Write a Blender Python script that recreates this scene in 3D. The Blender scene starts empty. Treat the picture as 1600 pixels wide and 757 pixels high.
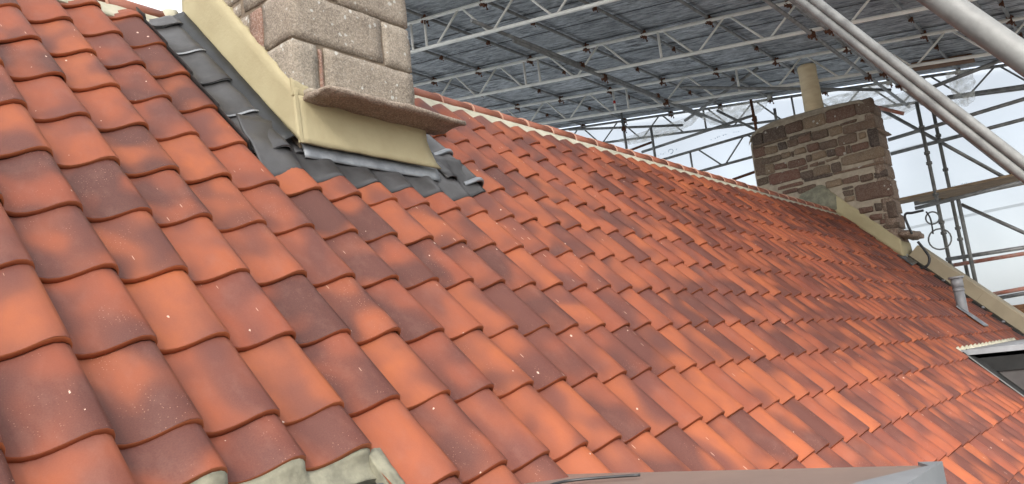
import bpy, bmesh, math, random
from mathutils import Vector, Matrix, noise
random.seed(7)
R = math.radians
sc = bpy.context.scene
COL = sc.collection

# ------------------------------------------------------------ camera, sky, sun, exposure
F = 1267.4                                   # focal length in photo pixels (photo 1600 wide)
CAMX = Vector((0.634845, -0.765, -0.111))    # camera right in the world
CAMD = Vector((0.064, 0.195, -0.979))        # camera down
CAMF = Vector((0.770, 0.614, 0.173))         # camera forward
CAMF.normalize(); CAMX = (CAMX - CAMF * CAMX.dot(CAMF)).normalized(); CAMD = CAMF.cross(CAMX).normalized()
if CAMD.z > 0: CAMD = -CAMD
cd = bpy.data.cameras.new('camera'); cam = bpy.data.objects.new('camera', cd); COL.objects.link(cam)
cd.sensor_width = 36.0; cd.lens = F / 1600 * 36.0; cd.clip_start = 0.05; cd.clip_end = 4000
cam.matrix_world = Matrix((CAMX, -CAMD, -CAMF)).transposed().to_4x4()
sc.camera = cam

SUN_EL, SUN_AZ = 36, 238                     # direction the light comes FROM; azimuth from +Y clockwise
w = bpy.data.worlds.new('World'); sc.world = w; w.use_nodes = True
nt = w.node_tree; bg = nt.nodes['Background']
sky = nt.nodes.new('ShaderNodeTexSky'); sky.sky_type = 'NISHITA'; sky.sun_disc = False
sky.sun_elevation = R(SUN_EL); sky.sun_rotation = R(SUN_AZ); sky.air_density = 1.0; sky.dust_density = 3.0; sky.ozone_density = 1.0
hs = nt.nodes.new('ShaderNodeHueSaturation'); hs.inputs['Saturation'].default_value = 0.4     # thin cloud: a paler sky
nt.links.new(sky.outputs[0], hs.inputs['Color']); nt.links.new(hs.outputs[0], bg.inputs[0]); bg.inputs[1].default_value = 0.15
sd = bpy.data.lights.new('sun', 'SUN'); sun = bpy.data.objects.new('sun', sd); COL.objects.link(sun)
sd.energy = 2.0; sd.angle = R(6); sd.color = (1.0, 0.95, 0.88)
sdir = Vector((math.sin(R(SUN_AZ)) * math.cos(R(SUN_EL)), math.cos(R(SUN_AZ)) * math.cos(R(SUN_EL)), math.sin(R(SUN_EL))))
sun.rotation_euler = sdir.to_track_quat('Z', 'Y').to_euler(); sun.location = (0, -5, 12)
sc.view_settings.view_transform = 'Standard'; sc.view_settings.look = 'None'
sc.view_settings.exposure = 1.22; sc.view_settings.gamma = 1.0
sc.cycles.max_bounces = 8; sc.cycles.transmission_bounces = 6

# ------------------------------------------------------------ place geometry helpers
def ray(x, y): return CAMX * ((x - 800) / F) + CAMD * ((y - 378.5) / F) + CAMF
def atX(x, y, c): r = ray(x, y); return r * (c / r.x)
def atY(x, y, c): r = ray(x, y); return r * (c / r.y)
def atZ(x, y, c): r = ray(x, y); return r * (c / r.z)
PITCH = R(47.0)
N = Vector((0, -math.sin(PITCH), math.cos(PITCH)))   # roof normal
D = Vector((0, -math.cos(PITCH), -math.sin(PITCH)))  # down the slope
T0 = Vector((0.834, 1.833, -0.024))                  # right hand tip of the tile in column 0, course 0
W, G = 0.21, 0.3025                                  # tile cover width, gauge
def RP(i, k, h=0.0): return T0 + Vector((W * i, 0, 0)) + D * (G * k) + N * h
def atR(x, y, h=0.0):
    r = ray(x, y); p = T0 + N * h; return r * (p.dot(N) / r.dot(N))
SL = math.tan(R(9.5)); TZ = 4.1
def zt(y, off=0.0): return TZ + SL * y + off          # temporary roof: top chord line
def atT(x, y, off=0.0):
    r = ray(x, y); return r * ((TZ + off) / (r.z - SL * r.y))

# ------------------------------------------------------------ materials
def new_mat(name):
    m = bpy.data.materials.new(name); m.use_nodes = True
    return m, m.node_tree, m.node_tree.nodes['Principled BSDF']
def nd(t, typ, **kw):
    n = t.nodes.new(typ)
    for k, v in kw.items(): setattr(n, k, v)
    return n
def ramp(t, src, stops, interp='LINEAR'):
    r = t.nodes.new('ShaderNodeValToRGB'); r.color_ramp.interpolation = interp
    e = r.color_ramp.elements
    while len(e) < len(stops): e.new(0.5)
    for q, (p, c) in zip(e, stops):
        q.position = p; q.color = (c, c, c, 1) if isinstance(c, (int, float)) else (*c, 1)
    t.links.new(src, r.inputs[0]); return r.outputs[0]
def mixc(t, fac, a, b, mode='MIX'):
    m = t.nodes.new('ShaderNodeMix'); m.data_type = 'RGBA'; m.blend_type = mode
    for s, v in ((m.inputs[0], fac), (m.inputs[6], a), (m.inputs[7], b)):
        if isinstance(v, (int, float)): s.default_value = v
        elif isinstance(v, tuple): s.default_value = (*v, 1)
        else: t.links.new(v, s)
    return m.outputs[2]
def noi(t, vec, scale, detail=3, rough=0.55, dist=0.0):
    n = t.nodes.new('ShaderNodeTexNoise'); n.inputs['Scale'].default_value = scale; n.inputs['Detail'].default_value = detail
    n.inputs['Roughness'].default_value = rough; n.inputs['Distortion'].default_value = dist
    if vec is not None: t.links.new(vec, n.inputs['Vector'])
    return n.outputs[0]
def vor(t, vec, scale, feature='F1'):
    n = t.nodes.new('ShaderNodeTexVoronoi'); n.inputs['Scale'].default_value = scale; n.feature = feature
    if vec is not None: t.links.new(vec, n.inputs['Vector'])
    return n
def mth(t, op, a, b=0.0, c=0.0, clamp=False):
    m = t.nodes.new('ShaderNodeMath'); m.operation = op; m.use_clamp = clamp
    for s, v in zip(m.inputs, (a, b, c)):
        if isinstance(v, (int, float)): s.default_value = v
        else: t.links.new(v, s)
    return m.outputs[0]
def bump(t, bs, h, strength=0.3, dist=0.01):
    b = t.nodes.new('ShaderNodeBump'); b.inputs['Strength'].default_value = strength; b.inputs['Distance'].default_value = dist
    t.links.new(h, b.inputs['Height']); t.links.new(b.outputs[0], bs.inputs['Normal'])
def geo_pos(t): return t.nodes.new('ShaderNodeNewGeometry').outputs['Position']
def scaled(t, vec, s):
    m = t.nodes.new('ShaderNodeVectorMath'); m.operation = 'MULTIPLY'; t.links.new(vec, m.inputs[0]); m.inputs[1].default_value = s
    return m.outputs[0]

def simple(name, c1, c2, scale=6, rough=0.6, metal=0.0, bmp=0.15, stretch=(1, 1, 1), lo=0.35, hi=0.65, bscale=None, rvar=0.0):
    m, t, b = new_mat(name); v = scaled(t, geo_pos(t), stretch)
    n = noi(t, v, scale, 5, 0.6)
    t.links.new(mixc(t, ramp(t, n, [(lo, 0.0), (hi, 1.0)]), c1, c2), b.inputs['Base Color'])
    b.inputs['Roughness'].default_value = rough; b.inputs['Metallic'].default_value = metal
    if rvar:
        t.links.new(ramp(t, noi(t, v, scale * 2.3, 4), [(0.3, rough - rvar), (0.7, rough + rvar)]), b.inputs['Roughness'])
    if bmp: bump(t, b, noi(t, v, bscale or scale * 6, 4), bmp, 0.004)
    return m

def tile_material(name='clay'):
    m, t, b = new_mat(name)
    at = nd(t, 'ShaderNodeAttribute', attribute_name='tl')
    oi = t.nodes.new('ShaderNodeObjectInfo')
    sp = t.nodes.new('ShaderNodeSeparateXYZ'); t.links.new(at.outputs['Vector'], sp.inputs[0])
    rnd = mth(t, 'FRACT', mth(t, 'ADD', sp.outputs[2], oi.outputs['Random']))
    def coords(sx, sy, off):
        c = t.nodes.new('ShaderNodeCombineXYZ')
        t.links.new(mth(t, 'MULTIPLY', sp.outputs[0], sx), c.inputs[0])
        t.links.new(mth(t, 'MULTIPLY', sp.outputs[1], sy), c.inputs[1])
        t.links.new(mth(t, 'MULTIPLY', rnd, off), c.inputs[2]); return c.outputs[0]
    wn = nd(t, 'ShaderNodeTexWhiteNoise', noise_dimensions='1D'); t.links.new(mth(t, 'MULTIPLY', rnd, 917.0), wn.inputs['W'])
    r2 = wn.outputs['Value']
    wn3 = nd(t, 'ShaderNodeTexWhiteNoise', noise_dimensions='1D'); t.links.new(mth(t, 'MULTIPLY', rnd, 331.0), wn3.inputs['W'])
    r3 = wn3.outputs['Value']
    big = noi(t, coords(1.0, 0.9, 143.0), 1.30, 1, 0.5, 0.15)
    # smoky reduction patch: position and amount differ from tile to tile
    amt = mth(t, 'ADD', mth(t, 'MULTIPLY', big, 1.5), mth(t, 'MULTIPLY', r2, 0.28))
    dark = ramp(t, mth(t, 'MULTIPLY_ADD', amt, 2.3, -1.50), [(0.0, 0.0), (0.42, 0.30), (0.68, 0.72), (1.0, 1.0)])
    body = mixc(t, r3, (0.315, 0.086, 0.031), (0.225, 0.054, 0.025))
    soft = noi(t, coords(1.6, 1.2, 77.0), 2.0, 3)
    body = mixc(t, ramp(t, soft, [(0.35, 0.0), (0.7, 0.55)]), body, (0.190, 0.055, 0.034))
    tone = mixc(t, r2, (0.112, 0.034, 0.026), (0.060, 0.021, 0.018))
    c = mixc(t, mth(t, 'MULTIPLY', dark, 0.95), body, tone)
    # pale lime dust and bloom in places
    dust = ramp(t, noi(t, coords(2.0, 1.4, 201.0), 2.2, 5, 0.65), [(0.5, 0.0), (0.8, 0.20)])
    c = mixc(t, mth(t, 'MULTIPLY', dust, mth(t, 'GREATER_THAN', r3, 0.35)), c, (0.27, 0.14, 0.11))
    # fine grain and speckles, chipped flecks
    gr = noi(t, coords(1, 1.4, 31.0), 60, 4, .7)
    c = mixc(t, ramp(t, gr, [(0.3, 0.0), (0.75, 0.16)]), c, (0.34, 0.14, 0.085))
    v = vor(t, coords(1, 1.4, 53.0), 34); sep = t.nodes.new('ShaderNodeSeparateColor'); t.links.new(v.outputs['Color'], sep.inputs[0])
    fl = mth(t, 'MULTIPLY', mth(t, 'LESS_THAN', v.outputs['Distance'], 0.20), mth(t, 'GREATER_THAN', sep.outputs[0], 0.62))
    zone = ramp(t, noi(t, coords(1, 1, 91.0), 2.0, 2), [(0.50, 0.0), (0.62, 1.0)])
    c = mixc(t, mth(t, 'MULTIPLY', mth(t, 'MULTIPLY', fl, zone), mth(t, 'MULTIPLY', mth(t, 'GREATER_THAN', r2, 0.45), 0.55)), c, (0.42, 0.23, 0.17))
    v2 = vor(t, coords(1, 0.8, 19.0), 5.5); sep2 = t.nodes.new('ShaderNodeSeparateColor'); t.links.new(v2.outputs['Color'], sep2.inputs[0])
    chip = mth(t, 'MULTIPLY', mth(t, 'LESS_THAN', mth(t, 'ADD', v2.outputs['Distance'], mth(t, 'MULTIPLY', noi(t, coords(1, 1, 19.0), 22, 3, .7), 0.26)), mth(t, 'MULTIPLY_ADD', sep2.outputs[2], .07, .16)), mth(t, 'GREATER_THAN', sep2.outputs[1], 0.80))
    c = mixc(t, chip, c, (0.62, 0.44, 0.35))
    # a thin scratch on a few tiles
    vs = vor(t, coords(7.5, 1.1, 67.0), 2.2); sep3 = t.nodes.new('ShaderNodeSeparateColor'); t.links.new(vs.outputs['Color'], sep3.inputs[0])
    scr = mth(t, 'MULTIPLY', mth(t, 'LESS_THAN', vs.outputs['Distance'], 0.10), mth(t, 'GREATER_THAN', sep3.outputs[2], 0.90))
    c = mixc(t, mth(t, 'MULTIPLY', scr, 0.75), c, (0.50, 0.31, 0.23))
    c = mixc(t, mth(t, 'LESS_THAN', sp.outputs[1], -0.012), c, mixc(t, r3, (0.40, 0.130, 0.055), (0.32, 0.10, 0.046)))  # bare clay lip edge, its orange lightened so the lip looks lit
    t.links.new(c, b.inputs['Base Color'])
    t.links.new(ramp(t, big, [(0.3, 0.66), (0.7, 0.54)]), b.inputs['Roughness'])
    b.inputs['Specular IOR Level'].default_value = 0.3
    h = mth(t, 'ADD', mth(t, 'MULTIPLY', soft, 2.0), mth(t, 'MULTIPLY', gr, 0.35))
    bump(t, b, h, 0.22, 0.003)
    return m

def stone_material(name, cols, lich=0.0, sc_=1.0, spk=0.22, lightc=(0.50, 0.49, 0.45)):
    m, t, b = new_mat(name)
    p = geo_pos(t); oi = t.nodes.new('ShaderNodeObjectInfo')
    r = ramp(t, oi.outputs['Random'], [(i / max(1, len(cols) - 1), c) for i, c in enumerate(cols)])
    n1 = noi(t, p, 9 * sc_, 5, 0.65)
    c = mixc(t, ramp(t, n1, [(0.3, 0.0), (0.72, 0.75)]), r, mixc(t, 0.5, r, (0.07, 0.05, 0.04)))
    g = vor(t, p, 170 * sc_); gs = t.nodes.new('ShaderNodeSeparateColor'); t.links.new(g.outputs['Color'], gs.inputs[0])
    c = mixc(t, mth(t, 'MULTIPLY', mth(t, 'GREATER_THAN', gs.outputs[0], 0.62), spk), c, (0.62, 0.55, 0.47))
    c = mixc(t, mth(t, 'MULTIPLY', mth(t, 'LESS_THAN', gs.outputs[1], 0.22), spk * 1.3), c, (0.05, 0.042, 0.038))
    if lich:
        n2 = noi(t, p, 5 * sc_, 2)
        d = vor(t, p, 26 * sc_); ds = t.nodes.new('ShaderNodeSeparateColor'); t.links.new(d.outputs['Color'], ds.inputs[0])
        thr = mth(t, 'MULTIPLY_ADD', ds.outputs[0], 0.52, 0.18)
        dn = mth(t, 'ADD', d.outputs['Distance'], mth(t, 'MULTIPLY', noi(t, p, 55 * sc_, 5, .7), 0.75))
        sp = mth(t, 'MULTIPLY', mth(t, 'LESS_THAN', dn, thr), mth(t, 'GREATER_THAN', n2, 1.0 - lich))
        c = mixc(t, mth(t, 'MULTIPLY', sp, 0.8), c, lightc)
    t.links.new(c, b.inputs['Base Color']); b.inputs['Roughness'].default_value = 0.9
    bump(t, b, mth(t, 'ADD', noi(t, p, 45 * sc_, 6, 0.7), n1), 0.8, 0.012)
    return m

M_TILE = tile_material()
M_RIDGE = simple('ridge_clay', (0.28, 0.092, 0.05), (0.22, 0.07, 0.04), 5, 0.6, 0, 0.2)
M_MORTAR = simple('lime_mortar', (0.50, 0.47, 0.37), (0.38, 0.36, 0.27), 9, 0.9, 0, 0.5, bscale=70)
M_PINKM = simple('pink_joint_mortar', (0.55, 0.32, 0.23), (0.45, 0.24, 0.17), 20, 0.9, 0, 0.3)
M_GMORT = simple('green_grey_mortar', (0.25, 0.24, 0.175), (0.14, 0.135, 0.10), 14, 0.92, 0, 0.8, bscale=60)
M_CREAM = simple('cream_render', (0.41, 0.355, 0.215), (0.355, 0.30, 0.175), 3.5, 0.75, 0, 0.4, bscale=50)
M_LEAD = simple('lead_sheet', (0.046, 0.044, 0.044), (0.090, 0.088, 0.090), 5, 0.42, 0.25, 0.35, lo=0.4, hi=0.75, bscale=22, rvar=0.12)
M_LEADD = simple('dark_lead', (0.006, 0.0065, 0.0065), (0.018, 0.019, 0.019), 6, 0.4, 0.2, 0.2)
M_LEADL = simple('bright_lead', (0.30, 0.315, 0.33), (0.17, 0.18, 0.195), 10, 0.45, 0.35, 0.4, bscale=30)
M_GALV = simple('galvanised_tube', (0.20, 0.205, 0.20), (0.12, 0.122, 0.12), 11, 0.62, 0.08, 0.15, rvar=0.1)
M_DGALV = simple('weathered_tube', (0.34, 0.345, 0.345), (0.20, 0.20, 0.20), 9, 0.5, 0.4, 0.25, rvar=0.1)
M_ALU = simple('pale_painted_lattice', (0.92, 0.91, 0.87), (0.80, 0.79, 0.75), 7, 0.42, 0.05, 0.1, rvar=0.1)
M_REDP = simple('worn_red_paint', (0.48, 0.16, 0.11), (0.45, 0.30, 0.25), 12, 0.55, 0.1, 0.1)
M_RUST = simple('rusty_fittings', (0.09, 0.045, 0.028), (0.21, 0.085, 0.045), 30, 0.8, 0.3, 0.5)
M_BLACK = simple('black_rubber', (0.012, 0.012, 0.013), (0.025, 0.025, 0.027), 20, 0.45)
M_GREYP = simple('grey_plastic', (0.27, 0.27, 0.28), (0.20, 0.20, 0.21), 6, 0.4)
M_WOOD = simple('scaffold_timber', (0.36, 0.26, 0.16), (0.20, 0.14, 0.09), 4, 0.8, 0, 0.4, stretch=(6, 1, 6))
M_DWOOD = simple('brown_timber', (0.26, 0.13, 0.06), (0.10, 0.045, 0.022), 4, 0.75, 0, 0.4, stretch=(6, 1, 6))
M_GROUND = simple('yard_ground', (0.16, 0.15, 0.13), (0.09, 0.09, 0.075), 0.8, 0.95, 0, 0.5)
M_WALL = stone_material('house_wall', [(0.28, 0.22, 0.17), (0.24, 0.17, 0.13)])
M_GRAN = stone_material('granite', [(0.31, 0.265, 0.205), (0.37, 0.32, 0.255), (0.29, 0.24, 0.185), (0.34, 0.29, 0.23)], lich=0.57)
M_LEDGE = stone_material('ledge_stone', [(0.29, 0.225, 0.17), (0.24, 0.185, 0.14)], lich=0.3)
M_JOINT = simple('old_joint_mortar', (0.22, 0.17, 0.12), (0.13, 0.10, 0.075), 20, 0.95, 0, 0.8, bscale=80)
M_RUB = stone_material('rubble', [(0.16, 0.070, 0.048), (0.11, 0.075, 0.052), (0.25, 0.175, 0.112), (0.060, 0.042, 0.035), (0.20, 0.128, 0.084), (0.13, 0.060, 0.043)], lich=0.42, sc_=0.5, spk=0.10)
M_QUOIN = stone_material('quoin', [(0.26, 0.18, 0.13), (0.21, 0.14, 0.10)], lich=0.4, sc_=0.5)
M_POINT = simple('grey_pointing', (0.40, 0.34, 0.265), (0.29, 0.245, 0.19), 12, 0.95, 0, 0.7)
M_POT = simple('buff_pot', (0.84, 0.70, 0.48), (0.72, 0.57, 0.36), 4, 0.8, 0, 0.25, stretch=(1, 1, 3))
M_FLAT = simple('flat_roof_membrane', (0.17, 0.125, 0.105), (0.14, 0.105, 0.09), 4, 0.45, 0.1, 0.1)
M_PALE = simple('pale_metal_edge', (0.31, 0.325, 0.34), (0.24, 0.25, 0.265), 7, 0.4, 0.3, 0.1)
M_PRINT = simple('blue_print', (0.30, 0.48, 0.62), (0.40, 0.56, 0.68), 7, 0.7, 0, 0)

def corr_material():
    m, t, b = new_mat('corrugated_metal'); p = geo_pos(t); oi = t.nodes.new('ShaderNodeObjectInfo')
    st = noi(t, scaled(t, p, (9, 1.1, 1)), 2.8, 8, 0.78)
    c = mixc(t, ramp(t, st, [(0.40, 0.0), (0.60, 1.0)]), (0.11, 0.123, 0.145), (0.70, 0.745, 0.80))
    c = mixc(t, ramp(t, noi(t, scaled(t, p, (2, 0.7, 1)), 1.4, 5, 0.7), [(0.45, 0.0), (0.75, 0.7)]), c, (0.48, 0.51, 0.55))
    c = mixc(t, ramp(t, oi.outputs['Random'], [(0.0, 0.0), (1.0, 0.5)]), c, (0.20, 0.22, 0.245))
    rs = ramp(t, noi(t, scaled(t, p, (4, 1.0, 1)), 1.7, 6, 0.75), [(0.66, 0.0), (0.72, 0.8)])
    c = mixc(t, rs, c, (0.20, 0.10, 0.06))
    t.links.new(c, b.inputs['Base Color']); b.inputs['Metallic'].default_value = 0.1
    b.inputs['Roughness'].default_value = 0.5; bump(t, b, st, 0.3, 0.01); return m
M_CORR = corr_material()
def sheet_material():
    m, t, b = new_mat('white_sheeting'); p = geo_pos(t)
    out = t.nodes['Material Output']
    c = mixc(t, ramp(t, noi(t, p, 0.9, 4), [(0.35, 0.0), (0.7, 1.0)]), (0.90, 0.93, 0.93), (0.95, 0.96, 0.96))
    tr = t.nodes.new('ShaderNodeBsdfTranslucent'); t.links.new(mixc(t, 1.0, c, (1.0, 1.0, 1.0), 'MULTIPLY'), tr.inputs[0]); t.links.new(c, b.inputs['Base Color'])
    b.inputs['Roughness'].default_value = 0.6
    mx = t.nodes.new('ShaderNodeMixShader'); mx.inputs[0].default_value = 0.85
    t.links.new(b.outputs[0], mx.inputs[1]); t.links.new(tr.outputs[0], mx.inputs[2])
    thin = t.nodes.new('ShaderNodeBsdfTransparent'); m3 = t.nodes.new('ShaderNodeMixShader'); m3.name = 'thin'
    t.links.new(ramp(t, noi(t, scaled(t, p, (1, .6, .35)), 1.1, 3), [(.3, .22), (.7, .38)]), m3.inputs[0]); t.links.new(mx.outputs[0], m3.inputs[1]); t.links.new(thin.outputs[0], m3.inputs[2]); t.links.new(m3.outputs[0], out.inputs[0])
    bump(t, b, noi(t, p, 2.5, 4), 0.4, 0.03); return m
M_SHEET = sheet_material()
M_SEAM = sheet_material(); M_SEAM.name = 'doubled_sheeting_seam'; M_SEAM.node_tree.nodes['Mix Shader'].inputs[0].default_value = .77

# ------------------------------------------------------------ object helpers
WM = {}
def link(name, me, mat, parent=None, loc=None, kind=None, label=None):
    o = bpy.data.objects.new(name, me); COL.objects.link(o)
    if me is not None and mat is not None and len(me.materials) == 0: me.materials.append(mat)
    mw = Matrix.Translation(loc) if isinstance(loc, Vector) else (loc or Matrix.Identity(4))
    WM[o] = mw.copy()
    if parent:
        o.parent = parent; o.matrix_parent_inverse = WM[parent].inverted()
    o.matrix_basis = mw
    if kind: o['kind'] = kind
    if label: o['label'] = label
    return o
def tag(o, label, cat, group=None, kind=None):
    o['label'] = label; o['category'] = cat
    if group: o['group'] = group
    if kind: o['kind'] = kind
    return o
def thing(name, loc, label, cat, group=None):
    return tag(link(name, None, None, loc=Vector(loc)), label, cat, group)
def mesh(name, vs, fs, smooth=False):
    me = bpy.data.meshes.new(name); me.from_pydata([tuple(v) for v in vs], [], fs); me.update()
    if smooth:
        for p in me.polygons: p.use_smooth = True
    return me
def bm_mesh(name, bm, smooth=False):
    bmesh.ops.recalc_face_normals(bm, faces=bm.faces[:])
    me = bpy.data.meshes.new(name); bm.to_mesh(me); bm.free()
    if smooth:
        for p in me.polygons: p.use_smooth = True
    return me
def add_tube(bm, p, q, r, n=12, cap=True, r2=None):
    p, q = Vector(p), Vector(q); d = (q - p).normalized(); r2 = r if r2 is None else r2
    a = d.orthogonal().normalized(); b = d.cross(a)
    A = [bm.verts.new(p + (a * math.cos(2 * math.pi * i / n) + b * math.sin(2 * math.pi * i / n)) * r) for i in range(n)]
    B = [bm.verts.new(q + (a * math.cos(2 * math.pi * i / n) + b * math.sin(2 * math.pi * i / n)) * r2) for i in range(n)]
    for i in range(n):
        f = bm.faces.new((A[i], A[(i + 1) % n], B[(i + 1) % n], B[i])); f.smooth = True
    if cap: bm.faces.new(A[::-1]); bm.faces.new(B)
def add_path(bm, pts, r, n=8):
    pts = [Vector(p) for p in pts]; rings = []; a = None
    for i, p in enumerate(pts):
        d = (pts[min(i + 1, len(pts) - 1)] - pts[max(i - 1, 0)]).normalized()
        a = d.orthogonal().normalized() if a is None else (a - d * a.dot(d)).normalized()
        b = d.cross(a)
        rings.append([bm.verts.new(p + (a * math.cos(2 * math.pi * j / n) + b * math.sin(2 * math.pi * j / n)) * r) for j in range(n)])
    for A, B in zip(rings, rings[1:]):
        for j in range(n):
            f = bm.faces.new((A[j], A[(j + 1) % n], B[(j + 1) % n], B[j])); f.smooth = True
    bm.faces.new(rings[0][::-1]); bm.faces.new(rings[-1])
def add_box(bm, x0, x1, y0, y1, z0, z1, M=None):
    vs = [Vector((x, y, z)) for x in (x0, x1) for y in (y0, y1) for z in (z0, z1)]
    if M: vs = [M @ v for v in vs]
    v = [bm.verts.new(p) for p in vs]
    for f in ((0, 1, 3, 2), (4, 6, 7, 5), (0, 4, 5, 1), (2, 3, 7, 6), (0, 2, 6, 4), (1, 5, 7, 3)): bm.faces.new([v[i] for i in f])
def tube_mesh(name, p, q, r=0.0242, n=14): bm = bmesh.new(); add_tube(bm, p, q, r, n); return bm_mesh(name, bm)
def smooth_pts(pts, n=6):
    P = [pts[0]] + list(pts) + [pts[-1]]; out = []
    for i in range(1, len(P) - 2):
        for s in range(n):
            u = s / n; a, b, c, d = P[i - 1], P[i], P[i + 1], P[i + 2]
            out.append(0.5 * ((2 * b) + (c - a) * u + (2 * a - 5 * b + 4 * c - d) * u * u + (3 * b - a - 3 * c + d) * u ** 3))
    out.append(pts[-1]); return out
def rough_box(bm, x0, x1, y0, y1, z0, z1, amp=0.006, cell=0.05, rnd=0.012, seed=0.0):
    """stone block: gridded box with rounded arrises and an uneven face"""
    tmp = bmesh.new(); nx, ny, nz = [max(2, min(9, round((b - a) / cell))) for a, b in ((x0, x1), (y0, y1), (z0, z1))]
    cx, cy, cz = (x0 + x1) / 2, (y0 + y1) / 2, (z0 + z1) / 2; hx, hy, hz = (x1 - x0) / 2, (y1 - y0) / 2, (z1 - z0) / 2
    cache = {}
    def V(i, j, k):
        if (i, j, k) in cache: return cache[(i, j, k)]
        def ax(i, n, h):   # extra loops close to the arrises
            u = -1 + 2 * i / n
            return (1 if u > 0 else -1) * (h - rnd) if False else u * h
        p = Vector((ax(i, nx, hx), ax(j, ny, hy), ax(k, nz, hz)))
        q = Vector((max(-hx + rnd, min(hx - rnd, p.x)), max(-hy + rnd, min(hy - rnd, p.y)), max(-hz + rnd, min(hz - rnd, p.z))))
        d = p - q
        if d.length > 1e-6: p = q + d.normalized() * min(rnd, d.length)
        p = p + Vector((cx, cy, cz)); s = Vector((seed, seed * 1.7, seed * .3))
        nn = noise.noise_vector((p + s) * 14) * amp + noise.noise_vector((p + s) * 45) * amp * 0.35
        v = bm.verts.new(p + nn); cache[(i, j, k)] = v; return v
    def face(a, b, c, d): f = bm.faces.new((a, b, c, d)); f.smooth = True
    for i in range(nx):
        for j in range(ny):
            face(V(i, j, 0), V(i, j + 1, 0), V(i + 1, j + 1, 0), V(i + 1, j, 0)); face(V(i, j, nz), V(i + 1, j, nz), V(i + 1, j + 1, nz), V(i, j + 1, nz))
    for i in range(nx):
        for k in range(nz):
            face(V(i, 0, k), V(i + 1, 0, k), V(i + 1, 0, k + 1), V(i, 0, k + 1)); face(V(i, ny, k), V(i, ny, k + 1), V(i + 1, ny, k + 1), V(i + 1, ny, k))
    for j in range(ny):
        for k in range(nz):
            face(V(0, j, k), V(0, j, k + 1), V(0, j + 1, k + 1), V(0, j + 1, k)); face(V(nx, j, k), V(nx, j + 1, k), V(nx, j + 1, k + 1), V(nx, j, k + 1))
    tmp.free()
def sheet_grid(name, P, nu, nv, thick=0.0, dirn=None, smooth=True):
    """P(u,v) -> Vector; a sheet with real thickness"""
    vs = [P(i / nu, j / nv) for j in range(nv + 1) for i in range(nu + 1)]; n1 = len(vs); w_ = nu + 1
    fs = [(j * w_ + i, j * w_ + i + 1, (j + 1) * w_ + i + 1, (j + 1) * w_ + i) for j in range(nv) for i in range(nu)]
    sm = len(fs)
    if thick:
        vs += [v - dirn * thick for v in vs[:n1]]
        fs += [tuple(x + n1 for x in f[::-1]) for f in fs]; sm = len(fs)
        for i in range(nu): fs += [(i + 1, i, i + n1, i + 1 + n1), (nv * w_ + i, nv * w_ + i + 1, nv * w_ + i + 1 + n1, nv * w_ + i + n1)]
        for j in range(nv): fs += [(j * w_, (j + 1) * w_, (j + 1) * w_ + n1, j * w_ + n1), ((j + 1) * w_ + nu, j * w_ + nu, j * w_ + nu + n1, (j + 1) * w_ + nu + n1)]
    me = mesh(name, vs, fs)
    for p in me.polygons[:sm]: p.use_smooth = smooth
    return me

# ------------------------------------------------------------ the ground
gm = mesh('ground', [(-1500, -1500, -7), (1500, -1500, -7), (1500, 1500, -7), (-1500, 1500, -7)], [(0, 1, 2, 3)])
g = link('ground', gm, M_GROUND, kind='structure')

# ------------------------------------------------------------ the house: roof
house = thing('house', (7, 3.9, -7), 'stone house with orange and plum pantile roof and two stone chimneys under scaffolding', 'house')
XL, XV = -2.2, 13.06                        # left end of the modelled roof, right hand verge
RY, RZ = 3.87, 2.03                         # ridge
# roof deck: both slopes as one solid
bm = bmesh.new()
a = RP(0, -9.9, -0.05); e = RP(0, 9.0, -0.05)
prof = [(a.y, a.z), (e.y, e.z), (e.y, e.z - 0.2), (2 * a.y - e.y, e.z - 0.2), (2 * a.y - e.y, e.z)]
A = [bm.verts.new((XL, y, z)) for y, z in prof]; B = [bm.verts.new((13.3, y, z)) for y, z in prof]
for i in range(5): bm.faces.new((A[i], A[(i + 1) % 5], B[(i + 1) % 5], B[i]))
bm.faces.new(A); bm.faces.new(B[::-1])
roof = link('roof', bm_mesh('roof', bm), M_LEADD, house, Vector((7, 3.9, 0)) * 0)
for nm, (x0, x1, y0, y1) in (('wall', (XL, 13.3, e.y + 0.25, e.y + 0.7)), ('wall', (XL, 13.3, 2 * a.y - e.y - 0.7, 2 * a.y - e.y - 0.25)),
                             ('wall', (XL, XL + 0.45, e.y + 0.7, 2 * a.y - e.y - 0.7)), ('wall', (12.85, 13.3, e.y + 0.7, 2 * a.y - e.y - 0.7))):
    bm = bmesh.new(); add_box(bm, x0, x1, y0, y1, -7, e.z - 0.2); link(nm, bm_mesh(nm, bm), M_WALL, house)

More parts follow.
